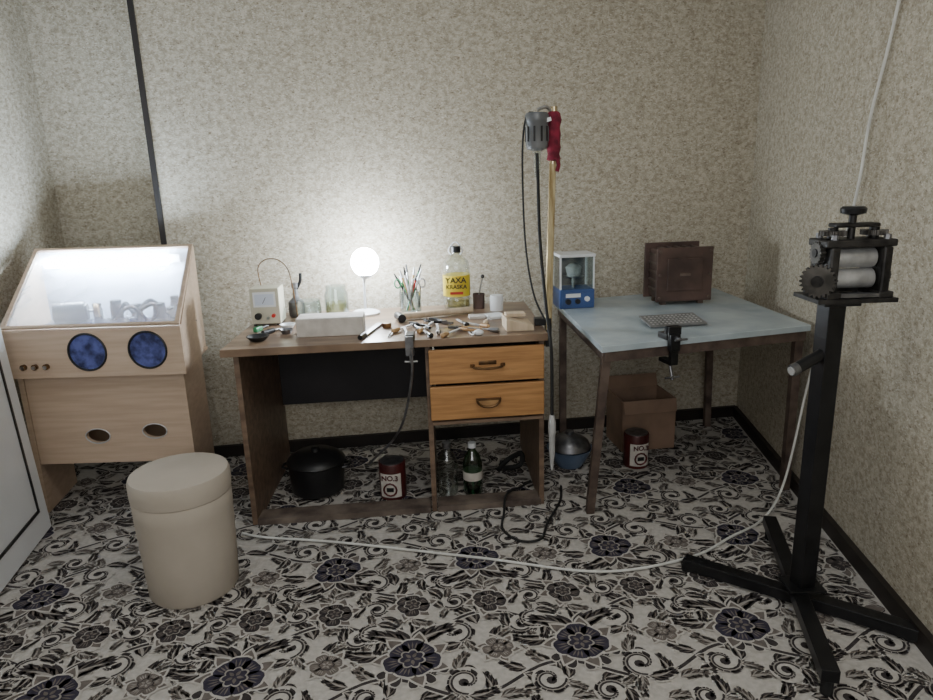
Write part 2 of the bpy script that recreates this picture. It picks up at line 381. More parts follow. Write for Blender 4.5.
# ---------------------------------------------------------------- desk
dk=empty("desk","worn brown laminate desk with two orange drawers","desk",(-.925,2.447,0),R(5.2))
W=1.25; D=.70; XF=Matrix(((1,.05,0,0),(0,1,0,0),(0,0,1,0),(0,0,0,1)))
def dp(n,b,par=dk,**k): return mk(n,b,parent=par,xf=XF,**k)
b=B(); b.box((W/2,D/2,.735),(W,D,.03),M_desktop,bev=.002); dp("desktop",b)
b=B(); b.box((.045,D/2+.015,.36),(.02,D-.05,.72),M_desk); dp("side_panel",b)
b=B(); b.box((W-.02,D/2+.015,.36),(.02,D-.05,.72),M_desk); dp("side_panel",b)
b=B(); b.box((.777,D/2+.015,.36),(.02,D-.05,.72),M_desk); dp("divider_panel",b)
b=B(); b.box((.41,D-.05,.515),(.705,.016,.41),M_dark); dp("modesty_panel",b)
b=B(); b.box((.41,.075,.0155),(.705,.09,.025),M_dust); b.box((1.008,.075,.0155),(.435,.09,.025),M_dust); dp("footrest_board",b)
for i,z in enumerate((.635,.485)):
    e=B(); e.box((1.008,.012,z),(.455,.02,.138),M_drawer,bev=.003); e.box((1.008,.25,z),(.41,.44,.11),M_dark); dr=dp("drawer",e)
    h=B()
    if i==0:
        h.tube([(.95,0,z+.0),(.96,-.022,z-.004),(1.01,-.026,z-.008),(1.06,-.022,z-.004),(1.07,0,z)],.005,M_handle); h.box((.95,-.001,z),(.018,.006,.012),M_handle); h.box((1.07,-.001,z),(.018,.006,.012),M_handle)
        h.box((1.01,0,z+.010),(.07,.004,.016),M_handle,bev=.0015)
    else:
        pts=[(1.01+.045*math.cos(t),.0,z+.012+.030*math.sin(t)) for t in [math.pi+math.pi*k/12 for k in range(13)]]
        h.extr(pts,(0,-.016,0),M_tan); h.tube([(p[0],-.016,p[2]) for p in pts],.005,M_handle,smooth=1); h.box((1.01,-.01,z+.013),(.10,.014,.006),M_handle)
    mk("handle",h,parent=dr,xf=XF,smooth=True)
b=B(); b.box((1.008,.03,.402),(.445,.05,.012),M_desk); dp("rail",b)
# ---------------------------------------------------------------- blue table
bt=empty("table","pale blue topped steel work table","table",(.49,2.36,0),R(15.3))
XT=Matrix(((1,.22,0,0),(0,1,0,0),(0,0,1,0),(0,0,0,1)))
b=B(); b.box((.456,.455,.728),(.912,.91,.024),M_blue,bev=.002); mk("tabletop",b,parent=bt,xf=XT)
b=B()
b.box((.456,.02,.697),(.88,.025,.038),M_rust2); b.box((.456,.88,.697),(.88,.025,.038),M_rust2); b.box((.025,.45,.697),(.025,.86,.038),M_rust2); b.box((.885,.45,.697),(.025,.86,.038),M_rust2)
mk("apron_frame",b,parent=bt,xf=XT)
for t,bo in (((.515,2.40),(.485,2.51)),((1.335,2.63),(1.355,2.665)),((1.28,3.45),(1.29,3.43)),((.475,3.22),(.475,3.2))):
    b=B(); b.extr([(t[0]-.016,t[1]-.016,.70),(t[0]+.016,t[1]-.016,.70),(t[0]+.016,t[1]+.016,.70),(t[0]-.016,t[1]+.016,.70)],(bo[0]-t[0],bo[1]-t[1],-.698),M_rust2)
    mk("leg",b,parent=bt,world=True)
# ---------------------------------------------------------------- lower cabinet (left)
cab=empty("cabinet","pale veneer cabinet stand with oval hand holes","cabinet",(-1.5,2.85,0))
b=B(); b.prism([(-1.84,2.655),(-1.818,2.655),(-1.868,2.96),(-1.89,2.96)],0.002,.605,M_beech); mk("side_panel",b,parent=cab,world=True)
b=B(); b.prism([(-1.182,2.655),(-1.16,2.655),(-1.20,2.96),(-1.222,2.96)],0.002,.605,M_beech); mk("side_panel",b,parent=cab,world=True)
b=B(); b.prism([(-1.817,2.66),(-1.183,2.66),(-1.183,2.678),(-1.817,2.678)],.225,.605,M_beech); fp=mk("front_panel",b,parent=cab,world=True)
holes=[(-1.555,.345),(-1.315,.36)]
bpy.context.view_layer.update()
c=B()
for x,z in holes: c.lathe([(.05,-.05),(.05,.05)],M_beechd,seg=28,xf=Matrix.Translation((x,2.67,z))@Matrix.Diagonal((1,1,.62,1))@Matrix.Rotation(R(90),4,'X'))
cut(fp,c)
for x,z in holes:
    b=B(); pts=[(x+.051*math.cos(2*math.pi*i/24),2.658,z+.032*math.sin(2*math.pi*i/24)) for i in range(25)]
    b.tube(pts,.0024,M_satin,smooth=1); mk("hole_rim",b,parent=cab,world=True,label="thin pale oval rim",smooth=True)
b=B(); b.prism([(-1.84,2.655),(-1.16,2.655),(-1.215,3.08),(-1.91,3.08)],.605,.62,M_beech); mk("cabinet_top",b,parent=cab,world=True)
b=B(); b.prism([(-1.86,2.94),(-1.225,2.94),(-1.225,2.955),(-1.86,2.955)],.2,.60,M_beechd); mk("back_panel",b,parent=cab,world=True)
# ---------------------------------------------------------------- upper dust box
bx=empty("dust_box","pale plywood dust box with glazed sloping lid and armholes","dust box",(-1.5,2.85,.62))
fl,fr,br,bl=Vector((-1.830,2.60,0)),Vector((-1.125,2.60,0)),Vector((-1.225,3.09,0)),Vector((-1.94,3.09,0))
zf,zb=.820,1.085
def up(v,z): return Vector((v.x,v.y,z))
b=B(); b.extr([up(fl,.62),up(fr,.62),up(fr,zf),up(fl,zf)],(0,.016,0),M_beech); fpan=mk("front_panel",b,parent=bx,world=True)
bpy.context.view_layer.update(); c=B()
AH=[(-1.505,.722),(-1.265,.724)]
for x,z in AH: c.cyl((x,2.5,z),(x,2.7,z),.074,M_beechd,seg=40)
cut(fpan,c)
for i,(x,z) in enumerate(AH):
    b=B(); pts=[(x+.0745*math.cos(2*math.pi*k/36),2.600,z+.0745*math.sin(2*math.pi*k/36)) for k in range(37)]
    b.tube(pts,.0045,M_black,smooth=1); 
    b.lathe([(.0735,.0),(.072,.02),(.068,.04),(.060,.055),(.035,.064),(.0,.066)],M_sleeve,xf=Matrix.Translation((x,2.602,z))@Matrix.Rotation(R(-90),4,'X'),wob=.05)
    sl=mk("arm_sleeve",b,parent=bx,world=True,label="dark navy cloth arm sleeve",smooth=True)
    b=B()
    b.sph((x+.008,2.632,z-.012+.012*i),.026,M_pink if i else M_sleeve,(1.5,.8,.6)); b.sph((x-.018,2.640,z-.038),.024,M_sleeve,(1.3,.8,1.0)); b.sph((x+.03,2.640,z+.028),.022,M_white if not i else M_sleeve,(.9,.6,.6)); mk("cloth_fold",b,parent=sl,world=True,label="crumpled reddish cloth" if i else "crumpled navy and white cloth",smooth=True)
for x in (-1.765,-1.72,-1.675):
    b=B(); b.cyl((x,2.602,.668),(x,2.588,.668),.012,M_handle); b.cyl((x,2.588,.668),(x,2.582,.668),.007,M_steel); mk("socket",b,parent=bx,world=True,label="small round brass socket")
def side(a,bk,dx):
    q=B(); q.extr([up(a,.62),up(bk,.62),up(bk,zb),up(a,zf)],(dx,0,0),M_beech); return q
mk("side_panel",side(fl+Vector((0,.016,0)),bl,.018),parent=bx,world=True)
mk("side_panel",side(fr+Vector((0,.016,0)),br,-.018),parent=bx,world=True)
b=B(); b.extr([up(bl,.62)+Vector((.02,-.016,0)),up(br,.62)+Vector((-.02,-.016,0)),up(br,zb)+Vector((-.02,-.016,0)),up(bl,zb)+Vector((.02,-.016,0))],(0,.012,0),M_whiteb); mk("back_panel",b,parent=bx,world=True,label="white lined back panel")
b=B(); b.prism([tuple((fl+Vector((.02,.018,0))).xy),tuple((fr+Vector((-.02,.018,0))).xy),tuple((br+Vector((-.02,-.02,0))).xy),tuple((bl+Vector((.02,-.02,0))).xy)],.621,.632,M_whiteb); mk("floor_panel",b,parent=bx,world=True)
b=B(); b.prism([(-1.855,2.77),(-1.18,2.77),(-1.245,3.07),(-1.91,3.07)],.753,.765,M_gsteel); mk("shelf",b,parent=bx,world=True,label="grey metal inner shelf")
A,Bq,Cq,Dq=up(fl,zf),up(fr,zf),up(br,zb),up(bl,zb)
nrm=(Bq-A).cross(Dq-A).normalized()
def lid(u0,v0,u1,v1):
    f=lambda u,v:(A*(1-u)+Bq*u)*(1-v)+(Dq*(1-u)+Cq*u)*v+nrm*.001
    return [f(u0,v0),f(u1,v0),f(u1,v1),f(u0,v1)]
b=B()
for q in ((0,0,1,.025),(0,.965,1,1),(0,.025,.025,.965),(.975,.025,1,.965)): b.extr(lid(*q),nrm*.010,M_beech)
ld=mk("lid",b,parent=bx,world=True)
b=B(); b.extr(lid(.025,.025,.975,.965),nrm*.003,M_glt); mk("glass_pane",b,parent=ld,world=True,label="clear acrylic pane with painted-in lamp glare")
b=B(); b.cyl((-1.86,3.02,1.030),(-1.32,3.02,1.030),.019,M_led,seg=16); mk("light_tube",b,parent=bx,world=True,label="bright white light tube",smooth=True)
b=B(); b.box((-1.58,3.058,1.035),(.60,.012,.035),M_white); mk("lamp_mount",b,parent=bx,world=True)
def simple(name,b,label,cat,loc=(0,0,0),rz=0,smooth=True,**k):
    o=mk(name,b,loc=loc,rot=(0,0,rz),smooth=smooth,**k); meta(o,label,cat,k.get("group")); return o
SZ=.765
mo=empty("polishing_motor","small grey polishing motor on the box shelf","motor",(-1.71,2.90,SZ),R(20))
b=B(); b.cyl((-.07,0,.065),(.05,0,.065),.045,M_mcase); b.cyl((.05,0,.065),(.06,0,.065),.036,M_mcase); mk("motor_body",b,parent=mo,smooth=True)
b=B(); b.box((0,0,.01),(.12,.09,.02),M_black); b.box((0,0,.03),(.05,.05,.03),M_black); mk("motor_base",b,parent=mo)
b=B(); b.cyl((.06,0,.065),(.10,0,.065),.006,M_steel); b.cyl((.085,0,.065),(.10,0,.065),.03,M_wood); mk("wheel",b,parent=mo,smooth=True)
b=B(); b.tube([(0,0,.008),(.03,.05,.04),(.08,.03,.09),(.13,0,.05),(.19,.03,.1),(.24,.06,.03),(.29,.02,.008)],.009,M_rubber); simple("cable",b,"dark looping cable inside the dust box","cable",(-1.58,2.92,SZ))
b=B(); b.tube([(0,0,.006),(.05,.02,.07),(.11,0,.085),(.16,-.02,.04),(.2,0,.006)],.008,M_rust); simple("hose",b,"thin brown hose curled inside the dust box","hose",(-1.53,2.86,SZ))
b=B(); b.tube([(0,0,.006),(.04,.02,.05),(.02,.04,.09),(-.04,.03,.06),(-.03,-.01,.02),(.05,-.02,.012)],.009,M_rust); simple("hose",b,"short rusty coiled hose inside the dust box","hose",(-1.38,2.86,SZ))
for i,(x,y,h,r) in enumerate(((-1.56,2.98,.10,.026),(-1.36,2.96,.085,.028),(-1.30,2.99,.11,.02),(-1.82,2.98,.07,.024),(-1.47,2.98,.08,.024),(-1.64,2.97,.09,.02),(-1.42,2.82,.05,.026),(-1.27,2.88,.08,.022))):
    e=empty("jar","small white lidded jar inside the dust box" if i%2 else "small brown lidded jar inside the dust box","jar",(x,y,SZ))
    b=B(); b.lathe([(r,0),(r,h*.75),(r*.8,h*.82),(r*.8,h*.85)],M_mcase if i%2 else M_rust); mk("jar_body",b,parent=e,smooth=True)
    b=B(); b.lathe([(r*.9,h*.85),(r*.9,h)],M_black); mk("jar_lid",b,parent=e,smooth=True)
for i in range(12):
    e=empty("burr_tool","thin rotary tool with wooden handle in the dust box","tool",(-1.59+.034*i,2.80+.03*(i%3),SZ+.009),R(20+37*i),group="rotary tools in the dust box")
    b=B(); b.cyl((-.05,0,0),(.02,0,0),.009,M_wood if i%2 else M_black); mk("handle",b,parent=e,smooth=True)
    b=B(); b.cyl((.02,0,0),(.07,0,0),.003,M_gsteel); mk("shaft",b,parent=e,smooth=True)
# ---------------------------------------------------------------- stool
st=empty("stool","round beige velour upholstered stool","stool",(-.970,2.08,0.002))
k=.945
b=B(); b.lathe([(r*k,z) for r,z in [(.148,0),(.155,.01),(.161,.15),(.166,.30),(.167,.352),(.164,.356)]],M_vel,seg=56); mk("stool_body",b,parent=st,smooth=True)
b=B(); b.lathe([(r*k,z) for r,z in [(.164,.356),(.1685,.360),(.170,.38),(.170,.416),(.164,.430),(.14,.436),(.0,.438)]],M_vel,seg=56); mk("seat",b,parent=st,smooth=True)
# ---------------------------------------------------------------- rolling mill on stand
ml=empty("rolling_mill","black jeweller rolling mill on a tall cross-foot stand","rolling mill",(1.02,1.84,0))
def bar(b,p,q,w,z0,z1,m):
    p=Vector(p);q=Vector(q);d=(q-p).normalized();n=Vector((-d.y,d.x))*w/2
    b.prism([tuple(p+n),tuple(p-n),tuple(q-n),tuple(q+n)],z0,z1,m)
b=B(); bar(b,(.735,2.085),(1.285,1.675),.045,.012,.050,M_blackm)
for p in ((.745,2.077),(1.27,1.686)): b.cyl((*p,.003),(*p,.014),.02,M_rubber)
mk("foot_bar",b,parent=ml,world=True,bevel=.002)
b=B(); bar(b,(.915,1.47),(1.115,2.28),.045,.0505,.088,M_blackm)
for p in ((.92,1.49),(1.111,2.26)): b.cyl((*p,.003),(*p,.055),.016,M_rubber)
mk("foot_bar",b,parent=ml,world=True,bevel=.002)
b=B(); b.box((0,0,.54),(.052,.052,.90),M_blackm,rot=(0,0,R(10))); b.box((0,0,.092),(.11,.09,.008),M_blackm); b.box((.01,0,.982),(.10,.08,.012),M_blackm); mk("post",b,parent=ml,bevel=.002)
b=B(); b.tube([(-.02,-.01,.835),(-.095,-.03,.803)],.017,M_blackm,seg=16,smooth=1); b.cyl((-.095,-.03,.803),(-.112,-.035,.797),.0172,M_gsteel); b.cyl((-.112,-.035,.797),(-.116,-.036,.796),.012,M_satin); mk("handle_holder",b,parent=ml,smooth=True,label="short tube holder with steel end")
OX=.032
b=B(); b.box((OX,0,.996),(.215,.14,.012),M_worn); mk("base_plate",b,parent=ml,bevel=.001)
b=B()
for x in (OX-.064,OX+.076):
    b.box((x,0,1.070),(.026,.11,.136),M_worn,bev=.006); b.box((x,0,1.010),(.04,.13,.018),M_worn,bev=.003)
b.box((OX+.006,0,1.147),(.19,.10,.020),M_worn,bev=.004); b.box((OX+.006,.045,1.03),(.12,.02,.05),M_worn)
for x in (OX-.064,OX+.076):
    b.cyl((x,-.04,1.157),(x,-.04,1.170),.009,M_gear if False else M_gsteel,seg=6); b.cyl((x,.04,1.157),(x,.04,1.170),.009,M_gsteel,seg=6)
b.box((OX+.006,-.054,1.010),(.115,.02,.010),M_gsteel)
mk("frame",b,parent=ml)
for z in (1.050,1.106):
    b=B(); b.lathe([(.012,-.085),(.012,-.052),(.0265,-.052),(.027,-.05),(.027,.056),(.0265,.058),(.012,.058),(.012,.100)],M_roll,xf=Matrix.Translation((OX,-.012,z))@Matrix.Rotation(R(90),4,'Y')); mk("roller",b,parent=ml,smooth=True,label="smooth shiny steel roller")
def gear(b,c,r,w,n,m,axis='X'):
    pts=[]
    for i in range(n*4):
        a=2*math.pi*i/(n*4); rr=r if i%4<2 else r*.85
        pts.append((rr*math.cos(a),rr*math.sin(a)))
    vs0=[b.bm.verts.new((x,y,-w/2)) for x,y in pts]; vs1=[b.bm.verts.new((x,y,w/2)) for x,y in pts]
    b.bm.faces.new(vs0[::-1]); b.bm.faces.new(vs1); N=len(pts)
    for i in range(N): b.bm.faces.new((vs0[i],vs0[(i+1)%N],vs1[(i+1)%N],vs1[i]))
    b._fin(vs0+vs1,m,Matrix.Translation(c)@(Matrix.Rotation(R(90),4,'Y') if axis=='X' else Matrix.Identity(4)))
M_gear=mat("dark_gear",(.13,.12,.11),(.045,.042,.038),20,.4,.6)
b=B(); gear(b,(0,0,0),.046,.020,22,M_gear,'Z'); b.cyl((0,0,-.02),(0,0,.02),.015,M_worn)
b.bm.transform(Matrix.Translation((OX-.100,-.045,1.050))@Matrix.Rotation(R(-38),4,'Z')@Matrix.Rotation(R(90),4,'X'))
mk("gear",b,parent=ml)
for (x,z,r) in ((OX-.088,1.120,.032),(OX+.098,1.055,.026)):
    b=B(); gear(b,(x,-.005,z),r,.014,18,M_gear); b.cyl((x-.010,-.005,z),(x+.010,-.005,z),.012,M_worn); mk("gear",b,parent=ml)
for x in (OX-.050,OX+.062):
    b=B(); gear(b,(x,0,1.172),.034,.013,20,M_gear,'Z'); b.cyl((x,0,1.155),(x,0,1.186),.013,M_worn); mk("adjusting_gear",b,parent=ml)
b=B(); b.cyl((OX,0,1.157),(OX,0,1.235),.010,M_worn); b.box((OX+.006,0,1.193),(.12,.045,.011),M_worn,bev=.004); b.lathe([(.010,1.218),(.031,1.224),(.033,1.236),(.027,1.242),(.0,1.243)],M_blackm,c=(OX,0,0)); mk("top_knob",b,parent=ml,smooth=True)
b=B(); b.cyl((OX+.100,0,1.055),(OX+.118,0,1.055),.010,M_gsteel); mk("drive_shaft",b,parent=ml,smooth=True)
# ---------------------------------------------------------------- cables on the floor
b=B(); b.tube([(1.325,2.10,2.50),(1.343,2.23,1.83),(1.354,2.33,1.50),(1.353,2.36,1.25),(1.36,2.48,.85),(1.365,2.58,.48),(1.27,2.5,.12),(1.15,2.40,.012),(.97,2.27,.010),(.77,2.14,.010),(.44,2.07,.010),(.03,2.18,.010),(-.51,2.32,.010),(-.80,2.37,.012),(-.91,2.41,.012)],.0048,M_cord,smooth=10)
simple("white_cable",b,"long white cable down the wall and over the carpet","cable")
b=B(); b.tube([(.40,2.74,.010),(.375,2.60,.010),(.30,2.42,.010),(.26,2.30,.010),(.18,2.29,.010),(.12,2.38,.010),(.13,2.46,.035),(.15,2.60,.05),(.22,2.74,.012),(.27,2.80,.012)],.005,M_rubber)
simple("pedal_cable",b,"black cable looped on the carpet by the desk","cable")
# ---------------------------------------------------------------- flex shaft stand + motor
ps=empty("motor_stand","pale brass pole clamped to the desk edge","stand",(.352,2.72,.0))
b=B(); b.cyl((-.014,0,.66),(.012,0,1.60),.0155,M_pole,.013); b.box((-.004,-.014,1.06),(.024,.008,.66),M_pole,rot=(0,R(1.4),R(8))); mk("pole",b,parent=ps,smooth=True)
b=B(); b.box((-.035,0,.765),(.07,.04,.03),M_blackm,bev=.003); b.box((-.012,0,.71),(.025,.04,.10),M_blackm); b.box((-.045,0,.690),(.07,.04,.012),M_blackm); mk("clamp",b,parent=ps)
b=B(); b.lathe([(.018,1.40),(.026,1.405),(.023,1.425),(.027,1.45),(.024,1.475),(.028,1.50),(.025,1.525),(.028,1.55),(.024,1.575),(.016,1.582)],M_redc,seg=18,c=(.010,-.002,0),wob=.09)
b.tube([(.02,-.02,1.41),(.026,-.022,1.385),(.020,-.02,1.36)],.008,M_redc)
mk("cloth_wrap",b,parent=ps,label="crumpled dark red cloth wrapped round the pole",smooth=True)
b=B(); b.tube([(.01,0,1.57),(-.02,-.01,1.598),(-.055,-.02,1.588)],.006,M_steel); b.box((-.035,-.04,1.545),(.06,.016,.014),M_white,rot=(0,R(-15),0)); mk("hook",b,parent=ps,smooth=True)
fm_=empty("flex_shaft_motor","stubby grey hanging flexible shaft motor with black cable","motor",(.295,2.70,1.44))
b=B(); b.lathe([(.024,.0),(.038,.006),(.043,.02),(.043,.10),(.046,.104),(.046,.128),(.040,.138),(.0,.140)],M_mcase)
for k in range(10):
    a=k*math.pi/5; b.box((.043*math.cos(a),.043*math.sin(a),.06),(.005,.007,.055),M_black,rot=(0,0,a))
mk("motor_housing",b,parent=fm_,smooth=True)
b=B(); b.lathe([(.010,-.10),(.014,-.06),(.018,-.01),(.020,.002)],M_gl); mk("collar",b,parent=fm_,smooth=True,label="clear plastic collar")
b=B(); b.tube([(.295,2.70,1.43),(.297,2.69,1.34),(.300,2.65,1.1),(.312,2.55,.85),(.322,2.475,.70),(.322,2.455,.44)],.0065,M_rubber); mk("flexible_shaft",b,parent=fm_,world=True,smooth=True)
b=B(); b.lathe([(.003,.22),(.007,.24),(.009,.27),(.012,.29),(.012,.36),(.015,.38),(.015,.42),(.009,.45)],M_satin,c=(.322,2.455,0)); mk("handpiece",b,parent=fm_,world=True,smooth=True,label="slim silver handpiece")
b=B(); b.tube([(.295,2.70,1.575),(.255,2.69,1.565),(.237,2.68,1.42),(.243,2.66,1.1),(.27,2.62,.9),(.31,2.58,.80)],.004,M_rubber); mk("cable",b,parent=fm_,world=True,smooth=True)
# ---------------------------------------------------------------- desk items
Z=.75
lp=empty("desk_lamp","white desk lamp with round glowing head","lamp",(-.460,3.06,Z))
b=B(); b.lathe([(.065,0),(.067,.01),(.05,.018),(.015,.024),(.0,.025)],M_white); mk("lamp_base",b,parent=lp,smooth=True)
b=B(); b.tube([(0,0,.02),(0,.01,.10),(.0,.02,.15),(.01,.01,.19)],.006,M_white); mk("stem",b,parent=lp,smooth=True)
b=B(); b.lathe([(.012,.165),(.024,.170),(.030,.183),(.022,.186)],M_white,c=(.012,0,0)); hh=mk("lamp_head",b,parent=lp,smooth=True)
b=B(); b.sph((.012,0,.240),.060,M_bulb,(1.05,.8,1.08),28); mk("bulb",b,parent=hh,smooth=True,label="glowing white round bulb")
pu=empty("power_supply","small beige power supply box with dial","power supply",(-.868,2.93,Z),R(4))
b=B(); b.box((0,0,.085),(.125,.12,.155),M_beige,bev=.004)
for x in (-.05,.05):
    for y in (-.05,.05): b.cyl((x,y,0),(x,y,.008),.008,M_black)
mk("case",b,parent=pu)
b=B(); b.box((0,-.061,.115),(.095,.004,.065),M_white); b.box((0,-.064,.115),(.08,.003,.048),M_whiteb); b.box((.0,-.066,.112),(.002,.002,.03),M_black,rot=(0,.5,0)); mk("meter",b,parent=pu)
b=B()
b.cyl((-.03,-.06,.045),(-.03,-.08,.045),.014,M_black); b.cyl((.035,-.06,.045),(.035,-.075,.045),.008,M_red); b.cyl((.01,-.06,.035),(.01,-.073,.035),.006,M_steel); mk("knob",b,parent=pu,smooth=True)
b=B(); b.tube([(-.03,.04,.16),(-.035,.04,.24),(.0,.05,.275),(.05,.06,.27),(.09,.05,.23),(.105,.05,.15),(.12,.03,.01)],.0022,M_handle); mk("lead_wire",b,parent=pu,smooth=True)
def jar(x,y,r,h,label,neck=.8,m=M_gl,lidm=None,liq=None,name="jar",group=None):
    e=empty(name,label,"jar",(x,y,Z),group=group)
    b=B(); b.lathe([(r*.9,0),(r,.006),(r,h*.72),(r*neck,h*.84),(r*neck,h),(r*neck*.93,h),(r*neck*.93,h*.85),(r*.94,h*.71),(r*.94,.01),(.0,.009)],m); mk("jar_body",b,parent=e,smooth=True)
    if liq: b=B(); b.lathe([(r*.9,.012),(r*.9,h*.45),(0,h*.45)],liq); mk("contents",b,parent=e,smooth=True)
    return e
jar(-.705,3.00,.055,.085,"short wide clear glass jar behind the brick",.95)
jar(-.588,3.05,.054,.14,"large clear glass jar with pale contents",.85,liq=M_liq)
tc_=empty("alcohol_lamp","dark metal torch with upright spout beside jars","torch",(-.775,3.06,Z))
b=B(); b.lathe([(.03,0),(.036,.01),(.036,.07),(.014,.09),(.011,.13),(.016,.135),(.016,.155),(.0,.157)],M_gsteel); mk("torch_body",b,parent=tc_,smooth=True)
b=B(); b.tube([(0,0,.12),(.025,.0,.16),(.03,0,.20)],.007,M_blackm); mk("spout",b,parent=tc_,smooth=True)
b=B(); b.box((0,0,.0375),(.265,.115,.075),M_brick,bev=.004); simple("firebrick",b,"white porous soldering firebrick","brick",(-.545,2.68,Z),R(4),smooth=False)
b=B(); b.box((0,0,.009),(.24,.12,.018),M_brick,bev=.003); simple("soldering_board",b,"flat pale soldering board under odds and ends","board",(-.56,2.86,Z),R(8),smooth=False)
for x,y,r,m,lab in ((-.82,2.59,.045,M_black,"small black dish on the desk corner"),(-.735,2.70,.028,M_gsteel,"tiny grey metal dish"),(-.755,2.80,.032,M_white,"small white plastic dish")):
    b=B(); b.lathe([(r*.6,0),(r,.018),(r,.02),(r*.9,.02),(r*.55,.005),(0,.005)],m); simple("dish",b,lab,"dish",(x,y,Z))
e=empty("gas_lighter","green and black handheld lighter by the power supply","lighter",(-.87,2.76,Z),R(70))
b=B(); b.box((0,0,.01),(.045,.018,.02),M_green,bev=.004); mk("lighter_body",b,parent=e)
b=B(); b.cyl((.025,0,.01),(.07,0,.01),.005,M_black); mk("nozzle",b,parent=e,smooth=True)
e=empty("screwdriver","screwdriver with black handle lying on the desk","screwdriver",(-.80,2.72,Z),R(60))
b=B(); b.cyl((-.05,0,.01),(.01,0,.01),.010,M_black); mk("handle",b,parent=e,smooth=True)
b=B(); b.cyl((.01,0,.01),(.09,0,.01),.003,M_steel); mk("shaft",b,parent=e,smooth=True)
tcup=jar(-.25,3.05,.050,.105,"clear glass cup holding brushes and tools",1.0,name="tool_cup"); tcup["category"]="cup"
cols=[M_green,M_white,M_wood,M_steel,M_green,M_black,M_wood,M_white,M_steel,M_red,M_white,M_green]
for i in range(12):
    a=i*.63; r0=.018; r1=.036+.008*(i%3); h=.16+.018*(i%4)
    e=empty("brush","brush or file standing in the glass cup","tool",(-.25,3.05,Z+.012),group="tools in the glass cup")
    p0=Vector((-r0*math.cos(a),-r0*math.sin(a),.003)); p1=Vector((r1*math.cos(a),r1*math.sin(a),h*.8)); p2=p0+(p1-p0)*1.22
    b=B(); b.cyl(p0,p1,.005,cols[i],seg=10); mk("handle",b,parent=e,smooth=True)
    b=B(); b.cyl(p1,p2,.0055,M_black if i%2 else M_white,.003,seg=10); mk("tip",b,parent=e,smooth=True)
for i in range(2):
    e=empty("scissors","scissors with green loop handles in the cup" if i==0 else "scissors with white loop handles in the cup","scissors",(-.285+.075*i,3.04,Z+.085))
    for s_ in (-1,1):
        b=B(); b.tube([(s_*.018+.014*math.cos(t*.524),-.0,.055+.02*math.sin(t*.524)) for t in range(13)],.0035,M_green if i==0 else M_white,smooth=1); b.cyl((s_*.01,0,.04),(0,0,-.06),.003,M_steel); mk("handle",b,parent=e,smooth=True)
bo=empty("bottle","large clear plastic jug with yellow label and dark cap","bottle",(-.037,3.15,Z))
b=B(); b.lathe([(.054,0),(.062,.008),(.063,.05),(.061,.055),(.063,.06),(.063,.195),(.058,.220),(.030,.250),(.02,.258),(.02,.272)],M_glp); mk("bottle_body",b,parent=bo,smooth=True)
b=B(); b.lathe([(.059,.012),(.059,.045),(0,.045)],M_liq); mk("liquid",b,parent=bo,smooth=True)
b=B(); b.lathe([(.0642,.062),(.0642,.160)],M_yel); lb=mk("bottle_label",b,parent=bo,smooth=True,label="yellow printed label")
text("label_text","YAXA",.036,lb,(-.002,-.0652,.139),(R(90),0,0),M_blk,ext=.001); text("label_text","KRASKA",.026,lb,(.0,-.0652,.109),(R(90),0,0),M_blk,ext=.001)
b=B(); b.box((0,-.0638,.080),(.06,.003,.012),M_red); mk("label_stripe",b,parent=lb,label="red label stripe")
b=B(); b.lathe([(.023,.262),(.024,.29),(.0,.292)],M_black); mk("cap",b,parent=bo,smooth=True)
b=B(); b.tube([(-.02,0,.25),(-.032,0,.275),(0,0,.31),(.032,0,.275),(.02,0,.25)],.003,M_white); mk("carry_handle",b,parent=bo,smooth=True)
dc=empty("cup","dark metal cup with a thin rod standing in it","cup",(.065,3.12,Z))
b=B(); b.lathe([(.026,0),(.028,.07),(.026,.07),(.024,.008),(0,.007)],M_rust); mk("cup_body",b,parent=dc,smooth=True)
b=B(); b.cyl((-.01,0,.01),(.02,0,.15),.003,M_steel); b.sph((.02,0,.15),.009,M_black); mk("rod",b,parent=dc,smooth=True)
b=B(); b.lathe([(.03,0),(.031,.06),(.029,.064),(.029,.07),(.0,.071)],M_white); simple("white_can",b,"small white lidded can at the desk back","can",(.145,3.06,Z))
b=B(); b.box((0,0,.006),(.08,.09,.012),M_white,bev=.003); simple("sanding_pad",b,"small white square pad","pad",(.13,2.90,Z),R(20),smooth=False)
b=B(); b.box((0,0,.006),(.07,.06,.012),M_brick,bev=.002); simple("pumice_block",b,"pale square pumice block","block",(.05,2.90,Z),R(5),smooth=False)
b=B(); b.extr([(-.05,-.07,0),(.06,-.07,0),(.06,-.07,.02),(-.05,-.07,.05)],(0,.13,0),M_pale); b.box((0.0,.03,.05),(.08,.05,.014),M_pale); simple("bench_pin",b,"pale wooden wedge bench pin near the desk edge","bench pin",(.205,2.68,Z),R(5),smooth=False,bevel=.002)
hm=empty("hammer","hammer with long pale wooden handle and dark head","hammer",(-.29,2.89,Z),R(19))
b=B(); b.cyl((0,-.055,.019),(0,.025,.019),.018,M_blackm); b.cyl((0,.025,.019),(0,.06,.019),.015,M_blackm,.005); mk("hammer_head",b,parent=hm,smooth=True)
b=B(); b.tube([(0,0,.019),(.08,0,.017),(.18,0,.018),(.34,0,.018)],.0145,M_pale,seg=14); mk("handle",b,parent=hm,smooth=True)
e=empty("bar_file","long steel bar file lying on the desk","file",(-.40,2.60,Z),R(80))
b=B(); b.box((.10,0,.006),(.22,.022,.010),M_gsteel); mk("blade",b,parent=e)
b=B(); b.cyl((-.06,0,.010),(-.0,0,.010),.010,M_black); mk("handle",b,parent=e,smooth=True)
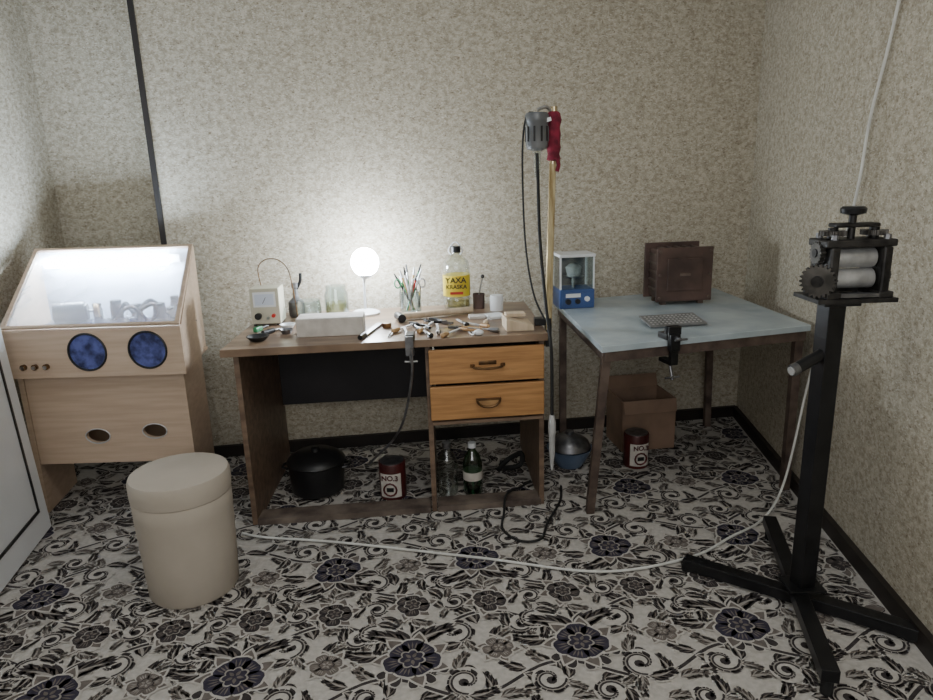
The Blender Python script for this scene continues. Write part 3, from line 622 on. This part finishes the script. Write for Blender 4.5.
def pliers(x,y,rz,col,lab):
    e=empty("pliers",lab,"pliers",(x,y,Z),rz)
    for s_ in (-1,1):
        b=B(); b.tube([(0,0,.009),(-.02,s_*.012,.009),(-.06,s_*.022,.009),(-.10,s_*.016,.009)],.006,col); mk("handle",b,parent=e,smooth=True)
    b=B(); b.cyl((0,0,.002),(0,0,.017),.012,M_gsteel); b.box((.022,.004,.009),(.045,.008,.01),M_gsteel); b.box((.022,-.005,.009),(.045,.008,.01),M_gsteel); mk("jaws",b,parent=e,smooth=True)
pliers(-.09,2.79,R(-40),M_blackm,"grey-handled pliers on the desk"); pliers(-.21,2.76,R(120),M_black,"black-handled pliers on the desk"); pliers(-.03,2.67,R(150),M_wood,"brown-handled pliers on the desk")
def fil(x,y,rz,L,hm_,lab,grp="hand tools on the desk"):
    e=empty("file",lab,"file",(x,y,Z),rz,group=grp)
    b=B(); b.lathe([(.004,-.05),(.010,-.045),(.010,-.02),(.006,0)],hm_,seg=12,xf=Matrix.Translation((0,0,.010))@Matrix.Rotation(R(90),4,'Y')); mk("handle",b,parent=e,smooth=True)
    b=B(); b.box((L/2,0,.010),(L,.010,.004),M_satin); mk("blade",b,parent=e)
FLB={M_wood.name:"small file with brown wooden handle",M_black.name:"small file with black handle",M_red.name:"small file with red handle",M_steel.name:"thin needle file of bare steel",M_pale.name:"small file with pale wooden handle"}
for x,y,a,L,h_ in ((-.27,2.68,60,.12,M_wood),(-.235,2.60,100,.10,M_black),(-.175,2.66,75,.14,M_wood),(-.15,2.58,110,.09,M_black),(-.11,2.63,95,.12,M_steel),(-.07,2.57,60,.10,M_wood),(-.01,2.76,110,.08,M_black),(.06,2.70,135,.11,M_wood),(.09,2.62,150,.10,M_steel),(.09,2.79,80,.09,M_pale)):
    fil(x,y,R(a),L,h_,FLB[h_.name])
for x,y,a in ((-.30,2.62,85),(.02,2.60,100)):
    e=empty("tweezers","steel tweezers lying on the desk","tweezers",(x,y,Z),R(a))
    for s_ in (-1,1):
        b=B(); b.tube([(-.05,0,.004),(-.02,s_*.006,.004),(.03,s_*.004,.004),(.06,0,.004)],.0025,M_satin); mk("arm",b,parent=e,smooth=True)
b=B(); b.sph((0,0,.012),.014,M_white,(1.4,1,.85)); simple("eraser",b,"small white rounded rubber eraser","eraser",(.05,2.56,Z))
b=B(); b.lathe([(.018,0),(.02,.01),(.018,.02),(0,.021)],M_handle); simple("solder_tin",b,"tiny round brass solder tin","tin",(-.33,2.76,Z))
cl=empty("bench_clamp","small dark clamp on the desk front edge","clamp",(-.215,2.505,0))
b=B(); b.box((0,.01,.765),(.035,.07,.026),M_blackm,bev=.003); b.box((0,-.032,.74),(.03,.02,.07),M_gsteel); b.box((0,.0,.704),(.03,.06,.012),M_gsteel); mk("clamp_body",b,parent=cl)
b=B(); b.cyl((0,.01,.66),(0,.01,.715),.006,M_steel); b.cyl((-.025,.01,.665),(.025,.01,.665),.004,M_steel); mk("screw",b,parent=cl,smooth=True)
b=B(); b.tube([(-.205,2.44,.74),(-.21,2.43,.62),(-.25,2.47,.45),(-.31,2.58,.32),(-.38,2.62,.24),(-.43,2.66,.18)],.005,M_gsteel); simple("air_hose",b,"thin grey hose hanging from the desk clamp","hose")
# ---------------------------------------------------------------- under-desk items
FZ=.004
po=empty("cooking_pot","black lidded pot on the carpet under the desk","pot",(-.685,2.79,FZ))
b=B(); b.lathe([(.095,0),(.115,.015),(.123,.14),(.128,.145)],M_black); mk("pot_body",b,parent=po,smooth=True)
b=B(); b.lathe([(.130,.147),(.123,.16),(.09,.182),(.02,.19),(.018,.205),(.0,.21)],M_black); mk("lid",b,parent=po,smooth=True)
for s_ in (-1,1):
    b=B(); b.tube([(s_*.12,-.03,.12),(s_*.145,-.02,.125),(s_*.145,.02,.125),(s_*.12,.03,.12)],.006,M_blackm); mk("handle",b,parent=po,smooth=True)
def tin(x,y,rz,lab):
    e=empty("tin_can",lab,"tin can",(x,y,FZ),rz)
    b=B(); b.lathe([(.056,0),(.058,.004),(.058,.158),(.056,.162),(.05,.162),(.05,.158),(0,.158)],M_tin); mk("can_body",b,parent=e,smooth=True)
    b=B()
    arc=[(.0588*math.sin(t),-.0588*math.cos(t)) for t in [(-.85+1.7*i/12) for i in range(13)]]
    for p,q in zip(arc,arc[1:]): b.extr([(*p,.014),(*q,.014),(*q,.122),(*p,.122)],(0,0.0003,0),M_brick)
    lb=mk("can_label",b,parent=e,label="pale printed label panel")
    text("label_text","NO.3",.032,lb,(0,-.0605,.104),(R(90),0,0),M_tin,ext=.001)
    r_=B(); r_.tube([(.028*math.cos(i*.524),-.061,.052+.028*math.sin(i*.524)) for i in range(13)],.004,M_tin,smooth=1); r_.box((0,-.061,.052),(.030,.002,.018),M_blk); mk("emblem",r_,parent=lb,label="dark ring emblem")
    b=B(); b.lathe([(.052,.159),(.052,.166),(.0,.167)],M_gsteel); mk("lid",b,parent=e,smooth=True)
tin(-.340,2.72,R(-6),"dark red tin with pale label under the desk")
tin(.785,2.96,R(8),"dark red tin with pale label under the table")
def bottle(x,y,h,r,body,cap,lab,labm=None):
    e=empty("bottle",lab,"bottle",(x,y,FZ))
    b=B(); b.lathe([(r*.85,0),(r,.008),(r,h*.32),(r*.93,h*.36),(r,h*.40),(r,h*.62),(r*.75,h*.76),(r*.36,h*.86),(r*.36,h*.92)],body); mk("bottle_body",b,parent=e,smooth=True)
    b=B(); b.lathe([(r*.42,h*.91),(r*.42,h),(0,h)],cap); mk("cap",b,parent=e,smooth=True)
    if labm: b=B(); b.lathe([(r*1.015,h*.30),(r*1.015,h*.46)],labm); mk("bottle_label",b,parent=e,smooth=True,label="printed label band")
bottle(-.10,2.72,.24,.045,M_glp,M_gsteel,"clear plastic bottle in the open desk compartment")
bottle(.010,2.72,.235,.042,M_glg,M_white,"green glass bottle with label in the desk compartment",M_brick)
b=B(); b.tube([(-.05,-.02,.02),(0,.03,.05),(.06,0,.09),(.05,-.04,.05),(-.02,0,.02),(.03,.02,.012)],.012,M_rubber); simple("thick_cable",b,"black thick cable coil inside desk compartment","cable",(.18,2.92,FZ))
bw=empty("basin","blue-grey enamel basin stacked on the carpet","basin",(.475,2.985,FZ))
b=B(); b.lathe([(.06,0),(.09,.05),(.105,.09),(.108,.09),(.10,.085),(.06,.01),(0,.01)],M_blueb); mk("bowl",b,parent=bw,smooth=True)
b=B(); b.lathe([(.10,.092),(.09,.12),(.05,.15),(.02,.158),(.02,.17),(0,.172)],M_gsteel); mk("lid",b,parent=bw,smooth=True)
cb=empty("cardboard_box","open brown cardboard box under the table","box",(.875,3.24,FZ),R(8))
b=B(); w,d_,h=.27,.22,.26
for c_,s_ in (((0,-d_/2,h/2),(w,.006,h)),((0,d_/2,h/2),(w,.006,h)),((-w/2,0,h/2),(.006,d_,h)),((w/2,0,h/2),(.006,d_,h)),((0,0,.004),(w,d_,.006))): b.box(c_,s_,M_card)
mk("box_body",b,parent=cb)
b=B(); b.box((0,d_/2+.012,h+.03),(w,.004,.065),M_card,rot=(R(-20),0,0)); mk("flap",b,parent=cb)
b=B(); b.box((0,-d_/2-.010,h-.030),(w,.004,.065),M_card,rot=(R(-12),0,0)); mk("flap",b,parent=cb)
# ---------------------------------------------------------------- table items
T=.74
fu=empty("muffle_furnace","compact rusty brown square steel furnace","furnace",(1.015,3.18,T),R(4))
b=B(); b.box((0,0,.142),(.235,.13,.225),M_rust,bev=.004)
for x in (-.08,-.04,0,.04,.08): b.box((x,0,.257),(.012,.12,.01),M_rust2)
for z in (.07,.11,.15,.19,.23): b.box((-.119,0,z),(.008,.12,.010),M_rust2)
mk("furnace_body",b,parent=fu)
b=B(); b.box((0,-.072,.142),(.265,.016,.25),M_rust,bev=.003); b.box((0,-.082,.142),(.165,.010,.15),M_rust,bev=.003); b.box((.0,-.088,.142),(.05,.008,.012),M_rust2,bev=.002)
for x in (-.118,.118):
    for z in (.035,.142,.25): b.cyl((x,-.078,z),(x,-.088,z),.007,M_rust2,seg=8)
mk("front_plate",b,parent=fu)
b=B(); b.box((-.008,.072,.148),(.265,.016,.26),M_rust,bev=.003); mk("rear_plate",b,parent=fu)
for x in (-.09,.09):
    for y in (-.05,.05):
        b=B(); b.box((x,y,.017),(.025,.025,.034),M_rust2); mk("foot",b,parent=fu)
gb=empty("balance","laboratory balance with clear cover and blue base","balance",(.515,3.16,T),R(6))
b=B(); b.box((0,0,.045),(.165,.14,.09),M_bluep,bev=.005); mk("base",b,parent=gb)
b=B(); b.box((0,-.071,.045),(.14,.004,.06),M_bluep,bev=.001); b.box((-.02,-.073,.062),(.07,.003,.018),M_white); pn=mk("control_panel",b,parent=gb,label="blue front panel with white strip")
b=B(); b.cyl((-.045,-.071,.035),(-.045,-.087,.035),.013,M_black); b.cyl((.0,-.071,.035),(.0,-.085,.035),.012,M_black); b.cyl((.045,-.071,.045),(.045,-.083,.045),.012,M_white); mk("knob",b,parent=pn,smooth=True)
b=B()
for x in (-.078,.078):
    for y in (-.065,.065): b.box((x,y,.165),(.007,.007,.15),M_white)
b.box((0,0,.245),(.17,.145,.014),M_white,bev=.003); mk("cover_frame",b,parent=gb)
b=B()
b.box((0,-.0685,.165),(.15,.002,.148),M_gl); b.box((-.0815,0,.165),(.002,.12,.148),M_gl); b.box((.0815,0,.165),(.002,.12,.148),M_gl); b.box((0,.0685,.165),(.15,.002,.148),M_gsteel); mk("glass_pane",b,parent=gb)
b=B(); b.cyl((0,0,.09),(0,0,.14),.008,M_steel); b.lathe([(.045,.14),(.048,.144),(0,.144)],M_steel); mk("weighing_pan",b,parent=gb,smooth=True)
b=B(); b.lathe([(.03,.145),(.038,.185),(.02,.2),(0,.201)],M_satin); mk("crucible",b,parent=gb,smooth=True)
mh=mat("drilled_steel",(.24,.24,.24),(.16,.16,.16),20,.5,.3)
b=B(); b.box((0,0,.005),(.24,.125,.006),mh,bev=.001)
for i in range(13):
    for j in range(5): b.cyl((-.102+.017*i,-.042+.021*j,.0075),(-.102+.017*i,-.042+.021*j,.0088),.0045,M_satin,seg=10)
b.bm.transform(Matrix.Translation((0,0,.014))@Matrix.Rotation(R(9),4,'X')); b.box((0,.055,.010),(.03,.012,.020),M_wood)
simple("draw_plate",b,"dark grey steel draw plate with rows of holes","draw plate",(.845,2.69,T),R(9),smooth=False)
vc=empty("table_vise","small black vise clamped to the table edge","vise",(.755,2.455,0),R(15.3))
b=B(); b.box((0,.0,.752),(.045,.065,.022),M_blackm,bev=.003); b.box((0,-.045,.735),(.04,.025,.065),M_blackm,bev=.003); b.box((0,-.01,.655),(.03,.08,.014),M_blackm); b.box((0,-.045,.68),(.03,.018,.06),M_blackm); mk("vise_body",b,parent=vc)
b=B(); b.box((0,-.045,.78),(.05,.012,.03),M_blackm); b.box((0,-.025,.78),(.05,.012,.03),M_blackm); mk("jaw",b,parent=vc)
b=B(); b.cyl((0,-.045,.59),(0,-.02,.66),.006,M_gsteel); b.cyl((-.03,-.045,.60),(.03,-.045,.60),.004,M_gsteel); b.cyl((0,-.05,.755),(0,-.09,.755),.006,M_gsteel); b.cyl((-.025,-.09,.755),(.025,-.09,.755),.004,M_gsteel); mk("screw_handle",b,parent=vc,smooth=True)
# ---------------------------------------------------------------- lights
def area(name,loc,rot,sx,sy,e,col=(1,1,1)):
    l=bpy.data.lights.new(name,'AREA'); l.shape='RECTANGLE'; l.size=sx; l.size_y=sy; l.energy=e; l.color=col
    o=link(bpy.data.objects.new(name,l)); o.location=loc; o.rotation_euler=rot; return o
area("window_light",(-.1,-1.1,1.75),(R(80),0,0),2.0,1.3,37,(.97,.99,1.0))
area("ceiling_fill",(.1,1.2,2.50),(0,0,0),.9,.9,12,(1,.99,.94))  # weak overhead fill, added for even light; no fixture here
w=bpy.data.worlds.new("w"); bpy.context.scene.world=w; w.use_nodes=True
w.node_tree.nodes["Background"].inputs[0].default_value=(.5,.55,.6,1); w.node_tree.nodes["Background"].inputs[1].default_value=.1
# ---------------------------------------------------------------- camera
cd=bpy.data.cameras.new("camera"); cd.sensor_width=36; cd.lens=26.0; cd.clip_start=.02
co=link(bpy.data.objects.new("camera",cd)); co.matrix_world=Matrix.Translation((0,0,1.35))@Matrix.Rotation(R(90-14.4),4,'X')@Matrix.Rotation(R(-1.8),4,'Z')
bpy.context.scene.camera=co
